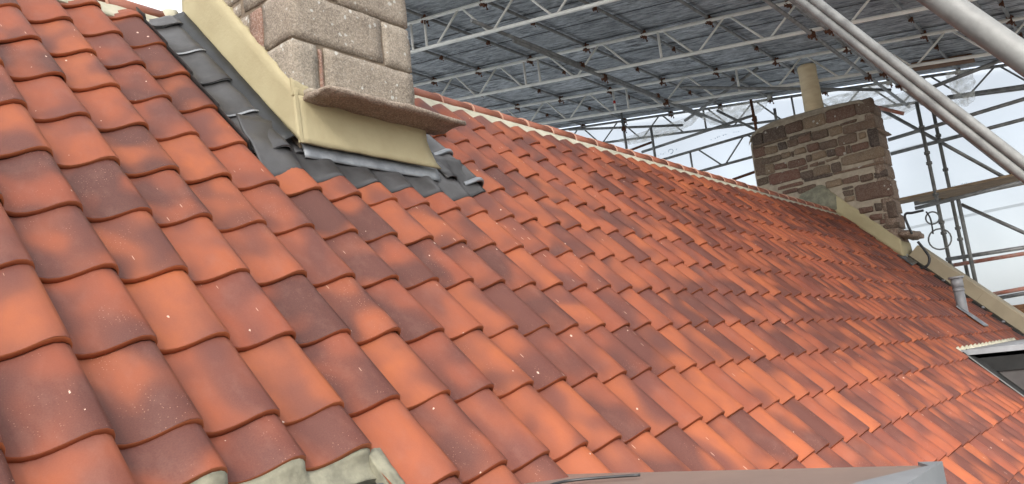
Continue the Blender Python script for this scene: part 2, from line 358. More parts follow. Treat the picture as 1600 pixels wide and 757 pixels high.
# tile profile: x from the right hand tip leftwards, z = upper surface above the tip line
PROF = [(0.000, .0135), (-.003, .0255), (-.012, .0415), (-.028, .0490), (-.050, .0475), (-.074, .0360), (-.100, .0190), (-.125, .0050), (-.150, -.0050), (-.176, -.0090), (-.200, -.0050), (-.222, .005)]
def prof_z(x):
    x = -((-x) % 0.21) if x < 0 or x > 0 else 0.0
    for (x0, z0), (x1, z1) in zip(PROF, PROF[1:]):
        if x1 <= x <= x0: return z0 + (z1 - z0) * (x0 - x) / (x0 - x1)
    return .01
TH, TILT = 0.0150, 0.0175
def tile_verts(length=0.355, P=PROF, warp=0.0, seed=0.0):
    """local frame: X along the ridge, Y up the slope, Z out of the roof; origin at the tip"""
    vs, tl, fs, sm = [], [], [], []
    rows = [(0.0, -0.0016), (0.003, 0.0), (length, 0.0)]
    n = len(P)
    for (y, dz) in rows:
        for (x, z) in P:
            wz = warp * noise.noise(Vector((x * 14 + seed, seed, y * 8)))
            vs.append(Vector((x, y, z + dz - TILT * y / G + wz))); tl.append((x / W, y / G))
    for j in range(2):
        for i in range(n - 1): fs.append((j * n + i + 1, j * n + i, (j + 1) * n + i, (j + 1) * n + i + 1)); sm.append(True)
    e0 = len(vs)
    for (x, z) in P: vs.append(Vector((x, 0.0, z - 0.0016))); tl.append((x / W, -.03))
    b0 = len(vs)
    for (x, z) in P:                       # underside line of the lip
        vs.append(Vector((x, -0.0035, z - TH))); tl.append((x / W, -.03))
    for (x, z) in P:
        vs.append(Vector((x, 0.10, z - TH - TILT * .1 / G))); tl.append((x / W, 0.05))
    for i in range(n - 1):
        fs.append((b0 + i + 1, b0 + i, e0 + i, e0 + i + 1)); sm.append(True)
        fs.append((b0 + n + i + 1, b0 + n + i, b0 + i, b0 + i + 1)); sm.append(True)
    s0 = len(vs); vs.append(Vector((0, length, .0135 - TH - TILT * length / G))); tl.append((0, length / G))
    fs.append((e0, b0, s0, 2 * n)); sm.append(False)
    return vs, tl, fs, sm
def make_tile_mesh(name, length=0.355, warp=0.0, seed=0.0):
    vs, tl, fs, sm = tile_verts(length, PROF, warp, seed); me = mesh(name, vs, fs)
    for p, s in zip(me.polygons, sm): p.use_smooth = s
    at = me.attributes.new('tl', 'FLOAT_VECTOR', 'POINT')
    for i, (a_, b_) in enumerate(tl): at.data[i].vector = (a_, b_, 0)
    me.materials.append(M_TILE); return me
BASIS = Matrix((Vector((1, 0, 0)), -D, N)).transposed().to_4x4()
def tile_matrix(i, k, jit=1.0):
    rx = random.Random(i * 131 + k * 7919)
    p = RP(i, k) + Vector((rx.uniform(-.003, .003), 0, 0)) * jit + D * rx.uniform(-.005, .005) * jit + N * rx.uniform(-.001, .003) * jit
    return Matrix.Translation(p) @ BASIS @ Matrix.Rotation(rx.uniform(-.011, .011) * jit, 4, 'Z') @ Matrix.Rotation(rx.uniform(-.006, .006) * jit, 4, 'X')
def pixof(p):
    z = p.dot(CAMF); return (p.dot(CAMX) / z * F + 800, p.dot(CAMD) / z * F + 378.5, z) if z > .1 else (9e9, 9e9, -1)
def present(i, k):
    """is there a tile in column i, course k"""
    x1 = T0.x + W * i
    if x1 > XV - 0.02 or x1 - W < XL: return None
    if k == -9: return 0.10 if i <= 5 else None
    if k < -9: return None
    if 6 <= i <= 11 and k <= -5: return None        # under the near chimney and its lead
    if i == 12 and k <= -5: return None
    if i <= 3 and k >= 2: return None               # cut away above the near dormer
    if i <= 5 and k >= 3: return None
    if k == -8 and i > 11: return 'top'
    if i > 37 and k >= 2 and x1 < 12.2: return None   # far dormer
    if i > 37 and k >= 1 and x1 < 12.2: return 'cut'
    if i <= 3 and k == 1: return 'cut'
    return 0.355
near, far = [], []
for k in range(-9, 9):
    for i in range(-12, 60):
        L = present(i, k)
        if L is None: continue
        vis = False; m = 90
        for di in (0, -1):
            for dk in (0.1, -1):
                x, y, z = pixof(RP(i + di, k + dk, .02))
                if -m < x < 1600 + m and -m < y < 757 + m: vis = True
        x, y, z = pixof(RP(i - .5, k - .5))
        (near if vis else far).append((z if vis else 1e3, i, k, L))
near.sort(key=lambda t: t[0])
variants = [make_tile_mesh('tile', 0.355, 0.0025, s * 3.1) for s in range(5)]
stub = make_tile_mesh('tile_stub', 0.045)
cutm = make_tile_mesh('tile_cut', 0.200); topm = make_tile_mesh('tile_top', 0.255, .002, 4.0)
def tile_parts(i, k, L):
    M = tile_matrix(i, k)
    if L == 'cut': return cutm, Matrix.Translation(-D * (G * 0.5) - N * TILT * .5) @ M
    if L == 0.10: return stub, M
    if L == 'top': return topm, M
    return variants[(i * 7 + k * 3) % 5], M
for z, i, k, L in near[:300]:
    me, M = tile_parts(i, k, L); link('tile', me, None, roof, M)
rest = near[300:] + far
PF = [PROF[j] for j in (0, 1, 2, 3, 5, 7, 9, 11)]
V, TL, FS, SM = [], [], [], []
for z, i, k, L in rest:
    M = tile_matrix(i, k); ln = 0.355
    if L == 'cut': M = Matrix.Translation(-D * (G * 0.5) - N * TILT * .5) @ M; ln = 0.2
    if L == 0.10: ln = 0.1
    if L == 'top': ln = .255
    vs, tl, fs, sm = tile_verts(ln, PF); b0 = len(V); r = random.random()
    V += [M @ v for v in vs]; TL += [(a_, b_, r) for a_, b_ in tl]; FS += [tuple(q + b0 for q in f) for f in fs]; SM += sm
me = mesh('tiles_further_up', V, FS)
me.polygons.foreach_set('use_smooth', SM)
at = me.attributes.new('tl', 'FLOAT_VECTOR', 'POINT'); at.data.foreach_set('vector', [c for t_ in TL for c in t_])
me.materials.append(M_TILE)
link('tile_field', me, None, roof, kind='stuff')

# ridge tiles and the mortar under them
def ridge_mesh(ln):
    vs, fs = [], []; n = 12
    for x, dr in ((0, 0), (ln, -0.004)):
        for s in (0, 1):
            for i in range(n + 1):
                a_ = math.pi * i / n; rr = (0.128 + dr) - s * 0.016
                vs.append(Vector((x, -math.cos(a_) * rr, (abs(math.sin(a_)) ** 0.85) * (rr - 0.022))))
    k = n + 1
    for i in range(n):
        fs += [(i, i + 1, 2 * k + i + 1, 2 * k + i), (k + i + 1, k + i, 3 * k + i, 3 * k + i + 1), (i + 1, i, k + i, k + i + 1), (2 * k + i, 2 * k + i + 1, 3 * k + i + 1, 3 * k + i)]
    fs += [(0, 2 * k, 3 * k, k), (n, k + n, 3 * k + n, 2 * k + n)]
    me = mesh('ridge_tile', vs, fs)
    for j, p in enumerate(me.polygons): p.use_smooth = (j % 4 < 2 and j < 4 * n)
    return me
rm = ridge_mesh(0.322)
x = 2.095 - .333 * 13
while x < 12.7:
    if x + .33 < 2.12 or x > 2.9:
        lf = 1 if x < 2 else 0
        mm = Matrix.Translation((x, RY + .055 * lf + random.uniform(-.004, .004), RZ + .055 * lf + random.uniform(-.004, .004))) @ Matrix.Rotation(random.uniform(-.008, .008), 4, 'Z')
        link('ridge_tile', rm, M_RIDGE, roof, mm)
    x += 0.333
def joint_mesh():
    vs, fs = [], []; n = 12
    for x_ in (0, .013):
        for rr in (.1315, .118):
            for i in range(n + 1):
                a_ = math.pi * i / n; vs.append(Vector((x_, -math.cos(a_) * rr, (abs(math.sin(a_)) ** 0.85) * (rr - 0.022))))
    k = n + 1
    for i in range(n): fs += [(i, i + 1, 2 * k + i + 1, 2 * k + i), (i + 1, i, k + i, k + i + 1), (2 * k + i, 2 * k + i + 1, 3 * k + i + 1, 3 * k + i)]
    return mesh('joint_mortar', vs, fs)
jm = joint_mesh(); x = 2.095 - .333 * 13
while x < 12.7:                                  # pale bedding showing in the joints
    if x < 1.9 or x > 2.95: link('joint_mortar', jm, M_PINKM, roof, Matrix.Translation((x - .011, RY + (.055 if x < 2.2 else 0), RZ + (.055 if x < 2.2 else 0))))
    x += 0.333
def bed(u0, u1, name, sgn=1):
    def P(u, v):
        X = u0 + (u1 - u0) * u
        k = (-8.78 if u0 > 0 else -9.06) - (0.50 if u0 > 0 else 0.56) * v + 0.05 * noise.noise(Vector((X * 9, 0, 1)))
        h = 0.001 + 0.006 * v + 0.004 * noise.noise(Vector((X * 14, v * 3, 5)))
        p = RP(0, k, h); p.x = X; return p
    return sheet_grid(name, P, int((u1 - u0) * 16), 4, 0.05, N)
link('ridge_mortar', bed(XL, 2.12, 'ridge_mortar'), M_MORTAR, roof)
link('ridge_mortar', bed(2.93, 12.75, 'ridge_mortar'), M_MORTAR, roof)

# ------------------------------------------------------------ near chimney
Y0, X0, X1 = 2.836, 2.136, 2.888
ch = link('chimney', None, None, house, Vector((2.5, 3.3, 1.2)), label='near chimney of large speckled granite blocks with cream flashing')
bm = bmesh.new(); add_box(bm, X0 + .012, X1 - .012, Y0 + .012, 3.71, 0.9, 3.3); link('core', bm_mesh('core', bm), M_JOINT, ch)
def stones(parent, mat, lst, amp=.006, rnd=.008, cell=.04):
    for q, (x0, x1, y0, y1, z0, z1) in enumerate(lst):
        bm = bmesh.new(); rough_box(bm, x0, x1, y0, y1, z0, z1, amp, cell, rnd, seed=q * 3.7)
        link('stone', bm_mesh('stone', bm), mat, parent)
g_ = .006
L_ = [(X0, 2.274, Y0, 3.12, 1.30, 1.655), (2.314, X1, Y0, 3.15, 1.30, 1.652),
      (X0, 2.690, Y0, 3.052, 1.665, 1.905), (2.700, X1, Y0, 3.25, 1.662, 1.900),
      (X0, 2.412, Y0, 3.20, 1.918, 2.17), (2.424, X1, Y0, 3.1, 1.912, 2.17),
      (X0, 2.62, Y0, 3.15, 2.18, 2.45), (2.63, X1, Y0, 3.15, 2.18, 2.45),
      (X0, 2.45, Y0, 3.2, 2.46, 2.75), (2.46, X1, Y0, 3.2, 2.46, 2.75), (X0, 2.65, Y0, 3.1, 2.76, 3.02), (2.66, X1, Y0, 3.1, 2.76, 3.02),
      # returns on the left and right faces
      (X0 + .004, 2.4, 3.135, 3.72, 1.30, 1.652), (X0 + .006, 2.4, 3.235, 3.72, 1.918, 1.985), (X0 + .004, 2.4, 3.215, 3.72, 2.0, 2.17),
      (X0 + .004, 2.4, 3.185, 3.45, 1.665, 1.82), (X0 + .008, 2.4, 3.175, 3.72, 1.83, 1.905), (X0, 2.4, 3.46, 3.72, 1.665, 1.82),
      (X0, 2.4, 3.165, 3.72, 2.18, 2.45), (X0, 2.4, 3.215, 3.72, 2.46, 2.75), (X0, 2.4, 3.115, 3.72, 2.76, 3.02),
      (2.5, X1, 3.265, 3.72, 1.30, 1.9), (2.5, X1, 3.165, 3.72, 1.912, 2.45), (2.5, X1, 3.215, 3.72, 2.46, 3.02)]
stones(ch, M_GRAN, L_)
M_REDST = stone_material('reddish_stone', [(0.30, 0.17, 0.12), (0.28, 0.15, 0.11)])
stones(ch, M_REDST, [(X0 + .002, 2.3, 3.064, 3.165, 1.668, 1.90)])
stones(ch, M_REDST, [(2.284, 2.306, Y0 + .004, 3.0, 1.40, 1.64)], amp=.004, rnd=.006, cell=.03)
# projecting weather ledge
bm = bmesh.new()
rough_box(bm, 2.165, 3.055, Y0 - 0.19, Y0 + 0.02, 1.348, 1.380, amp=.014, cell=.022, rnd=.016, seed=4.4)
link('ledge', bm_mesh('ledge', bm), M_LEDGE, ch)
bm = bmesh.new()
for q in range(26):                              # crumbled pointing along the top of the ledge
    xx = 2.17 + q * .030
    rough_box(bm, xx, xx + .045, Y0 - 0.05 - .02 * random.random(), Y0 + 0.01, 1.378, 1.400 + .012 * random.random(), amp=.006, cell=.02, rnd=.006, seed=q)
link('ledge_pointing', bm_mesh('ledge_pointing', bm, True), M_POINT, ch)
# cream apron: flares out at its foot; side board follows the slope
AP = atR(470, 222, .09); AR = atY(690, 265, AP.y)
def apron(u, v):   # v 0 bottom .. 1 top
    lx, rx = AP.x + .012 * v, AR.x - (AR.x - 2.93) * min(1, v * 1.6) ** .6
    flare = (1 - v) ** 2.2
    yy = AP.y * flare + (Y0 - .012) * (1 - flare)
    z = AP.z + (1.375 - AP.z) * v + (0.004 * noise.noise(Vector((u * 9, v * 4, 0))))
    return Vector((lx + (rx - lx) * u, yy + .002 * noise.noise(Vector((u * 8, v * 5, 3))), z))
link('apron_flashing', sheet_grid('apron_flashing', apron, 16, 8, .014, Vector((0, -1, 0))), M_CREAM, ch)
def sboard(u, v):  # left face: u along the slope from the front corner to the ridge, v bottom..top
    b0, b1 = AP, Vector((AP.x, 3.731, 2.028)); t0_, t1 = Vector((AP.x, 2.824, 1.405)), Vector((AP.x, 3.40, 2.085)); t2 = Vector((AP.x, 3.731, 2.46))
    bp = b0.lerp(b1, u)
    tp = t0_.lerp(t1, u / .62) if u < .62 else t1.lerp(t2, (u - .62) / .38)
    if v > .9: tp = tp + Vector((0, 0, .018 * noise.noise(Vector((u * 22, 0, 2)))))
    p = bp.lerp(tp, v); p.x = AP.x + (.014 if v > .97 else 0); return p
link('side_flashing', sheet_grid('side_flashing', sboard, 40, 8, .016, Vector((-1, 0, 0))), M_CREAM, ch)
def crn(u, v):     # cream smear round the corner above the ledge
    X = 2.112 + .21 * u; z0 = 1.37; z1 = 1.455 - .07 * u + .012 * noise.noise(Vector((u * 6, 0, 7)))
    return Vector((X, Y0 - .012 + .008 * v, z0 + (z1 - z0) * v))
link('corner_render', sheet_grid('corner_render', crn, 12, 4, .012, Vector((0, -1, 0))), M_CREAM, ch)
# lead: soakers dressed over the tile shape, upstand, apron
def lead_piece(c0, c1, k0, k1, wave=1.0, up=None, flat_from=None, h0=.012, nu=26, nv=6, mat=M_LEAD, seed=0, name='lead_flashing', edge=.006):
    def P(u, v):
        c = c0 + (c1 - c0) * u; k = k1 + (k0 - k1) * v
        z = prof_z((c - math.ceil(c - 1e-6)) * W) * wave
        if flat_from is not None:
            f = min(1, max(0, (c - flat_from[0]) / (flat_from[1] - flat_from[0]))); z = z * (1 - f) + .03 * f
        z += h0 - TILT * v * .8 + edge * noise.noise(Vector((c * 2.2, k * 3, seed)))
        return RP(c, k, z)
    return link(name, sheet_grid(name, P, nu, nv, .006, N), mat, ch)
for k in range(-9, -4):
    lead_piece(4.93, 6.45, k - 1.12 if k > -9 else k - .35, k + .02, 1.0, flat_from=(6.0, 6.12), h0=.016 + .004 * (k % 2), seed=k)
    def lip(u, v, k=k):
        c = 5.1 + 1.0 * u; z = prof_z((c - math.ceil(c - 1e-6)) * W); return RP(c, k + .02 - .05 * v, z + .016 + .002 * math.sin(v * 3.1))
    link('lead_lip', sheet_grid('lead_lip', lip, 22, 3, .004, N), M_LEADL, ch)
def ups(u, v):     # black upstand beside the left face
    p = RP(0, -5.15 - 4.2 * u, .02 + .075 * v); p.x = AP.x - .10 + .085 * v + .006 * noise.noise(Vector((u * 12, v, 1))); return p
link('lead_upstand', sheet_grid('lead_upstand', ups, 24, 3, .006, Vector((-1, 0, 0.3))), M_LEADD, ch)
def apr(u, v):     # front apron, dressed down on to the tiles
    c = 5.08 + 6.72 * u; kb = -4.45 + .05 * noise.noise(Vector((c * 1.3, 0, 4))) - (.3 if c > 11.2 else 0); k = kb + (-5.66 - kb) * v
    wv = max(0, 1 - v / .55); z = prof_z((c - math.ceil(c - 1e-6)) * W) * wv + .036 * (1 - wv) + .008
    z += .012 * noise.noise(Vector((c * 1.4, v * 2, 9))) * (1 - abs(2 * v - 1)) + .03 * max(0, v - .7) / .3 - TILT * .7 * wv
    return RP(c, k, z)
link('lead_apron', sheet_grid('lead_apron', apr, 90, 12, .006, N), M_LEAD, ch)
def band(u, v):    # bright welted strip under the cream board
    X = AP.x + .03 + (AR.x - AP.x - .03) * u; p = RP(0, -5.60 - .03 * v, .068 + .0 * v); 
    return Vector((X, AP.y + .012 + .022 * v + .004 * noise.noise(Vector((u * 9, v, 6))), AP.z - .062 + .075 * v + .004 * noise.noise(Vector((u * 7, 0, 2)))))
link('lead_welt', sheet_grid('lead_welt', band, 26, 4, .006, Vector((0, -1, 0))), M_LEADL, ch)
for k in (-8, -7, -6, -5):
    lead_piece(10.6, 12.02, k - 1.12, k + .02, 1.0, h0=.014 + .004 * (k % 2), seed=k + 20)
    def lip2(u, v, k=k):
        c = 11.35 + .66 * u; z = prof_z((c - math.ceil(c - 1e-6)) * W); return RP(c, k + .02 - .10 * v, z + .024 + .006 * math.sin(v * 3.1))
    link('lead_lip', sheet_grid('lead_lip', lip2, 18, 3, .008, N), M_LEADL, ch)
def side_r(u, v):
    p = RP(0, -5.4 - 3.9 * u, .0 + .16 * v); p.x = X1 + .04; return p
link('lead_upstand', sheet_grid('lead_upstand', side_r, 12, 2, .006, Vector((1, 0, 0))), M_LEADD, ch)
# mortar blob where the ridge dies into the chimney
bm = bmesh.new(); rough_box(bm, 2.06, 2.12, 3.78, 4.03, 2.0, 2.18, amp=.012, cell=.03, rnd=.05, seed=2)
link('ridge_end_mortar', bm_mesh('ridge_end_mortar', bm, True), M_MORTAR, ch)

# ------------------------------------------------------------ far chimney on the gable
fc = link('chimney', None, None, house, Vector((13, 3.9, 1.2)), label='far chimney of dark red rubble stone on the gable with a buff pot')
XF, XB, YA, YB, ZTOP = 12.765, 13.32, 2.945, 4.93, 3.66
bm = bmesh.new(); n = 18
# core outline in the Y-Z plane with the worn, rounded shoulders
OUT = [(YA + .03, 0.9), (YA + .045, 2.0), (YA + .055, 3.42), (YA + .09, 3.58), (YA + .20, 3.655), (3.6, 3.70), (4.2, 3.715), (4.5, 3.71), (4.72, 3.68), (4.86, 3.60), (YB - .01, 3.45), (YB, 3.0), (YB - .01, 2.0), (YB - .02, 0.9)]
A = [bm.verts.new((XF, y, z)) for y, z in OUT]; B = [bm.verts.new((XB - .03, y, z)) for y, z in OUT]
for i in range(len(OUT)): bm.faces.new((A[i], A[(i + 1) % len(OUT)], B[(i + 1) % len(OUT)], B[i]))
bm.faces.new(A); bm.faces.new(B[::-1]); link('core', bm_mesh('core', bm), M_POINT, fc)
ST = [(1175,1190,213,231),(1192,1225,206,226.5),(1227,1252,196,211.5),(1254,1287,187,203.5),(1289,1334,175,195.5),(1336,1364,161,182),
 (1177,1230,229,232.5),(1234,1266,215,218),(1270,1290,206.5,209.5),(1292,1310,200.5,203.5),(1313,1338,195,197.5),
 (1177,1194,234.5,248),(1195.5,1213,232,243),(1216,1228,225,236),(1230.5,1245.5,221,231),(1247,1265,215.5,226.5),(1268,1293,208.5,220),(1296,1314.5,203,214),(1317,1365,199,211),
 (1191,1220,249.5,258),(1222,1234.5,241,249),(1237,1239.5,238,246),(1241.5,1257.5,234,244),(1261.5,1278,228,239),(1281,1307,224,235),(1310,1337,216,228.5),(1341,1352,209,219),(1355.5,1369,204,232),(1340,1353,202.5,205.5),
 (1196,1208,260,273.5),(1210,1228,258,267.5),(1231,1257,253.5,264),(1178,1193.5,251,277),(1260,1266.5,245,255),(1268.5,1290,242,252),(1292.5,1304,236.5,246.5),(1306,1320,233,245),(1321.5,1328,230,241.5),(1330,1355,229,239),
 (1248,1261,262.5,266.5),(1266,1277,257.5,262),(1279,1288,255,259),(1290,1310,250.5,254),
 (1183,1199,281,291),(1201,1247.5,275.5,290.5),(1250.5,1269,270,281.5),(1271,1296,264,276),(1298.5,1312,257,270),(1314,1379,247,262),
 (1216,1253,293,297),(1257,1300,281.5,285),(1303,1381,270.5,274.5),
 (1223,1245,300.5,306),(1247,1274,295.5,304),(1290,1314,286,295),(1317,1341,280.5,289),(1344,1363,276,285.5),(1366,1385,270.5,280),
 (1335,1390.5,292.5,318),(1318,1332,301,308.5),(1317,1332,294,298),(1320,1334,310,316.5),(1342,1363,327.5,335),(1366,1376.5,320,330),(1385,1398.5,316,343),(1359,1377,338,346),(1380,1403.5,352,360),(1376,1382,345,350)]
for q, (x0, x1, ya, yb) in enumerate(ST):
    x0 -= .7; x1 += .7; ya -= .6; yb += .6
    a = atX(x0, ya, XF); b = atX(x0, yb, XF); c = atX(x1, ya + (x1 - x0) * -.25, XF)
    yl, yr, zt_, zb = a.y, c.y, a.z, b.z
    rx = random.Random(q); d = .012 + .020 * rx.random(); J = lambda s=.010: rx.uniform(-s, s)
    ins = min(.022, .22 * (zt_ - zb), .22 * (yl - yr))
    cor = [(yl + J(), zt_ + J()), (yr + J(), zt_ + J()), (yr + J(), zb + J()), (yl + J(), zb + J())]
    cy, cz = (yl + yr) / 2, (zt_ + zb) / 2
    pts = []                                                    # octagonal, water-worn outline
    for s in range(4):
        (py, pz), (qy, qz) = cor[s], cor[(s + 1) % 4]
        for f in (.10, .5, .90): pts.append((py + (qy - py) * f + J(.004), pz + (qz - pz) * f + J(.004)))
    m_ = len(pts); vs = [(XF + .03, y, z) for y, z in pts] + [(XF - d * .55, y, z) for y, z in pts]
    for y, z in pts:
        vv = Vector((cy - y, cz - z)); l = vv.length; vv = vv / l * min(ins, l * .4); vs.append((XF - d + J(.004), y + vv.x, z + vv.y))
    vs.append((XF - d - .006, cy, cz))
    fs = [(i, (i + 1) % m_, m_ + (i + 1) % m_, m_ + i) for i in range(m_)] + [(m_ + i, m_ + (i + 1) % m_, 2 * m_ + (i + 1) % m_, 2 * m_ + i) for i in range(m_)] + [(2 * m_ + i, 2 * m_ + (i + 1) % m_, 3 * m_) for i in range(m_)]
    me = mesh('stone', vs, fs); bm = bmesh.new(); bm.from_mesh(me); bmesh.ops.recalc_face_normals(bm, faces=bm.faces[:]); bm.to_mesh(me); bm.free()
    for p in me.polygons: p.use_smooth = p.index >= m_
    link('stone', me, M_RUB, fc)
z = 1.15
for q in range(10):                                             # quoins on the narrow front face
    h = (.20, .31, .24, .22, .33, .21, .27, .23, .26, .17)[q]; t_ = z * .0
    lean = .012 * (z - 1.2)
    if q == 8:
        rows = [(XF - .012, 13.36, z, z + .03)]; stones(fc, M_QUOIN, [(XF - .012, 13.38, YA - .035, YA + .1, z - .008, z + .026)], amp=.01, rnd=.012, cell=.06); z += .035
    if q in (1, 4, 6): stones(fc, M_QUOIN, [(XF - .012, 12.99, YA + lean, YA + .16, z, z + h - .012), (13.0, XB, YA + lean, YA + .16, z, z + h - .012)], amp=.012, rnd=.022, cell=.05)
    else: stones(fc, M_QUOIN, [(XF - .012, XB - random.random() * .02, YA + lean, YA + .16, z, z + h - .012)], amp=.014, rnd=.024, cell=.05)
    z += h
# corner return of the quoins already shows on the broad face; flaunching cap
bm = bmesh.new()
CP = [(YA + .06, 3.57), (YA + .13, 3.655), (YA + .22, 3.685), (3.6, 3.725), (4.2, 3.745), (4.5, 3.74), (4.74, 3.70), (4.88, 3.61), (YB + .005, 3.50)]
A = [[bm.verts.new((x_, y, z_ - dz)) for y, z_ in CP] for x_, dz in ((XF - .028, .055), (XF - .022, .006), (XF + .10, -.03), (XB - .05, -.03), (XB + .01, .006), (XB + .01, .055))]
for r0, r1 in zip(A, A[1:]):
    for i in range(len(CP) - 1): f = bm.faces.new((r0[i], r0[i + 1], r1[i + 1], r1[i])); f.smooth = True
link('flaunching', bm_mesh('flaunching', bm), M_POINT, fc)
# pot
pc = atX(1270, 170, 13.02); bm = bmesh.new()
zs = [(3.70, .158), (3.78, .158), (3.80, .152), (4.1, .146), (4.38, .141), (4.44, .142), (4.50, .148), (4.55, .140), (4.56, .115), (4.30, .11)]
n = 24; rings = [[bm.verts.new((pc.x + math.cos(2 * math.pi * i / n) * r, pc.y - .02 + math.sin(2 * math.pi * i / n) * r, z)) for i in range(n)] for z, r in zs]
for A, B in zip(rings, rings[1:]):
    for i in range(n): f = bm.faces.new((A[i], A[(i + 1) % n], B[(i + 1) % n], B[i])); f.smooth = True
bm.faces.new(rings[-1]); link('chimney_pot', bm_mesh('chimney_pot', bm), M_POT, fc)
# cream fillet along the foot of the chimney, blob at its head, front cheek, ledge stub, lead
XFL = XF - .05
def fil(u, v):
    b0, b1 = atX(1301, 331, XFL), atX(1413, 404, XFL); t0_, t1 = atX(1296, 299, XFL), atX(1406, 374, XFL)
    p = b0.lerp(b1, u).lerp(t0_.lerp(t1, u) + Vector((0, 0, .02 * noise.noise(Vector((u * 9, 1, 1))))), v); p.x = XFL + .03 * v; return p
link('fillet', sheet_grid('fillet', fil, 24, 4, .02, Vector((-1, 0, 0))), M_CREAM, fc)
bm = bmesh.new()
c0 = atX(1281, 305, XFL)
vs_ = []
BL = [(1248, 310), (1252, 303), (1262, 296), (1273, 291), (1283, 289), (1291, 292), (1299, 300), (1308, 306), (1312, 330), (1304, 335), (1290, 330), (1270, 320)]
ctr = bm.verts.new(atX(1283, 312, XFL - .05)); ring = []; ring2 = []
for q, (x_, y_) in enumerate(BL):
    ring.append(bm.verts.new(atX(x_, y_, XF - .004))); m2 = atX(x_ + (1283 - x_) * .3, y_ + (312 - y_) * .3, XFL - .03); ring2.append(bm.verts.new(m2))
for i in range(len(BL)):
    j = (i + 1) % len(BL); f = bm.faces.new((ring[i], ring[j], ring2[j], ring2[i])); f.smooth = True; f = bm.faces.new((ring2[i], ring2[j], ctr)); f.smooth = True
link('mortar_patch', bm_mesh('mortar_patch', bm, True), M_GMORT, fc)
def cheek(u, v):
    b0 = atX(1413, 404, XFL + .0); b1 = b0 + Vector((.62, 0, 0)); t0_ = atX(1406, 376, XFL + .03); t1 = Vector((t0_.x + .60, t0_.y, t0_.z))
    return b0.lerp(b1, u).lerp(t0_.lerp(t1, u), v)
link('front_flashing', sheet_grid('front_flashing', cheek, 6, 3, .02, Vector((0, -1, 0))), M_CREAM, fc)
lz = atX(1406, 371, XFL)
bm = bmesh.new(); rough_box(bm, XF - .06, XF + .72, lz.y - .17, lz.y + .02, lz.z - .005, lz.z + .09, amp=.025, cell=.06, rnd=.035, seed=9)
link('ledge', bm_mesh('ledge', bm), M_QUOIN, fc)
def leadf(u, v): return RP(54.6 + 3.2 * u, -5.42 + .85 * v * (1 - .45 * u), .05 + .012 * noise.noise(Vector((u * 5, v * 3, 0))))
link('lead_flashing', sheet_grid('lead_flashing', leadf, 10, 6, .01, N), M_LEAD, fc)

# verge: parapet coping down the gable, lead gutter beside it
vp = link('verge_parapet', None, None, house, Vector((13.1, 3, 1)))
def cop(k0, k1, nm):
    bm = bmesh.new()
    for a_, b_ in ((0, 1),):
        pts = []
        for k in (k0, k1):
            for x_, h in ((13.02, -.02), (13.02, .235), (13.05, .25), (13.42, .25), (13.42, -.3)):
                p = RP(0, k, h); p.x = x_; pts.append(bm.verts.new(p))
        for i in range(4): bm.faces.new((pts[i], pts[i + 1], pts[5 + i + 1], pts[5 + i]))
        bm.faces.new(pts[:5]); bm.faces.new(pts[5:][::-1])
    return link(nm, bm_mesh(nm, bm), M_CRD, vp)
M_CRD = simple('coping_render', (0.36, 0.30, 0.205), (0.30, 0.25, 0.17), 3, 0.7, 0, 0.3)
k = -5.5
while k < 9: cop(k, min(k + 3.6, 9.2) - .006, 'coping'); k += 3.6
def gut(u, v):
    p = RP(0, -9.0 + 18.0 * u, .03 + .035 * v); p.x = 12.93 + .1 * v + .006 * noise.noise(Vector((u * 90, 0, 0))); return p
link('lead_gutter', sheet_grid('lead_gutter', gut, 60, 2, .01, N), M_LEADD, vp)
for q in range(16):
    p = RP(0, -8.6 + q * 1.02, .045); bm = bmesh.new(); rough_box(bm, 12.90, 12.98, p.y - .02, p.y + .02, p.z - .01, p.z + .02, amp=.006, cell=.03, rnd=.008, seed=q)
    link('lead_clip', bm_mesh('lead_clip', bm), M_LEADL, vp)

# soil vent pipe through the tiles
vpipe = link('vent_pipe', None, None, roof, Vector((11.5, 2.1, .25)))
vb = atR(1505, 488, .03)
bm = bmesh.new(); add_tube(bm, vb - Vector((0, 0, .1)), vb + Vector((0, 0, .33)), .060, 20); link('pipe', bm_mesh('pipe', bm), M_GREYP, vpipe)
bm = bmesh.new(); add_tube(bm, vb + Vector((0, 0, .31)), vb + Vector((0, 0, .42)), .068, 20); add_tube(bm, vb + Vector((0, 0, .42)), vb + Vector((0, 0, .445)), .088, 20)
add_tube(bm, vb + Vector((0, 0, .26)), vb + Vector((0, 0, .29)), .066, 20)
link('cowl', bm_mesh('cowl', bm), M_GREYP, vpipe)
for q in range(2):
    def slate(u, v, q=q):
        i0 = (vb.x - T0.x) / W; return RP(i0 - .45 + .5 * q + .42 * u, (vb - T0).dot(D) / G - .3 + 1.3 * v, .055 + .014 * math.sin(u * math.pi))
    link('lead_slate', sheet_grid('lead_slate', slate, 6, 4, .008, N), M_LEADL, vpipe)

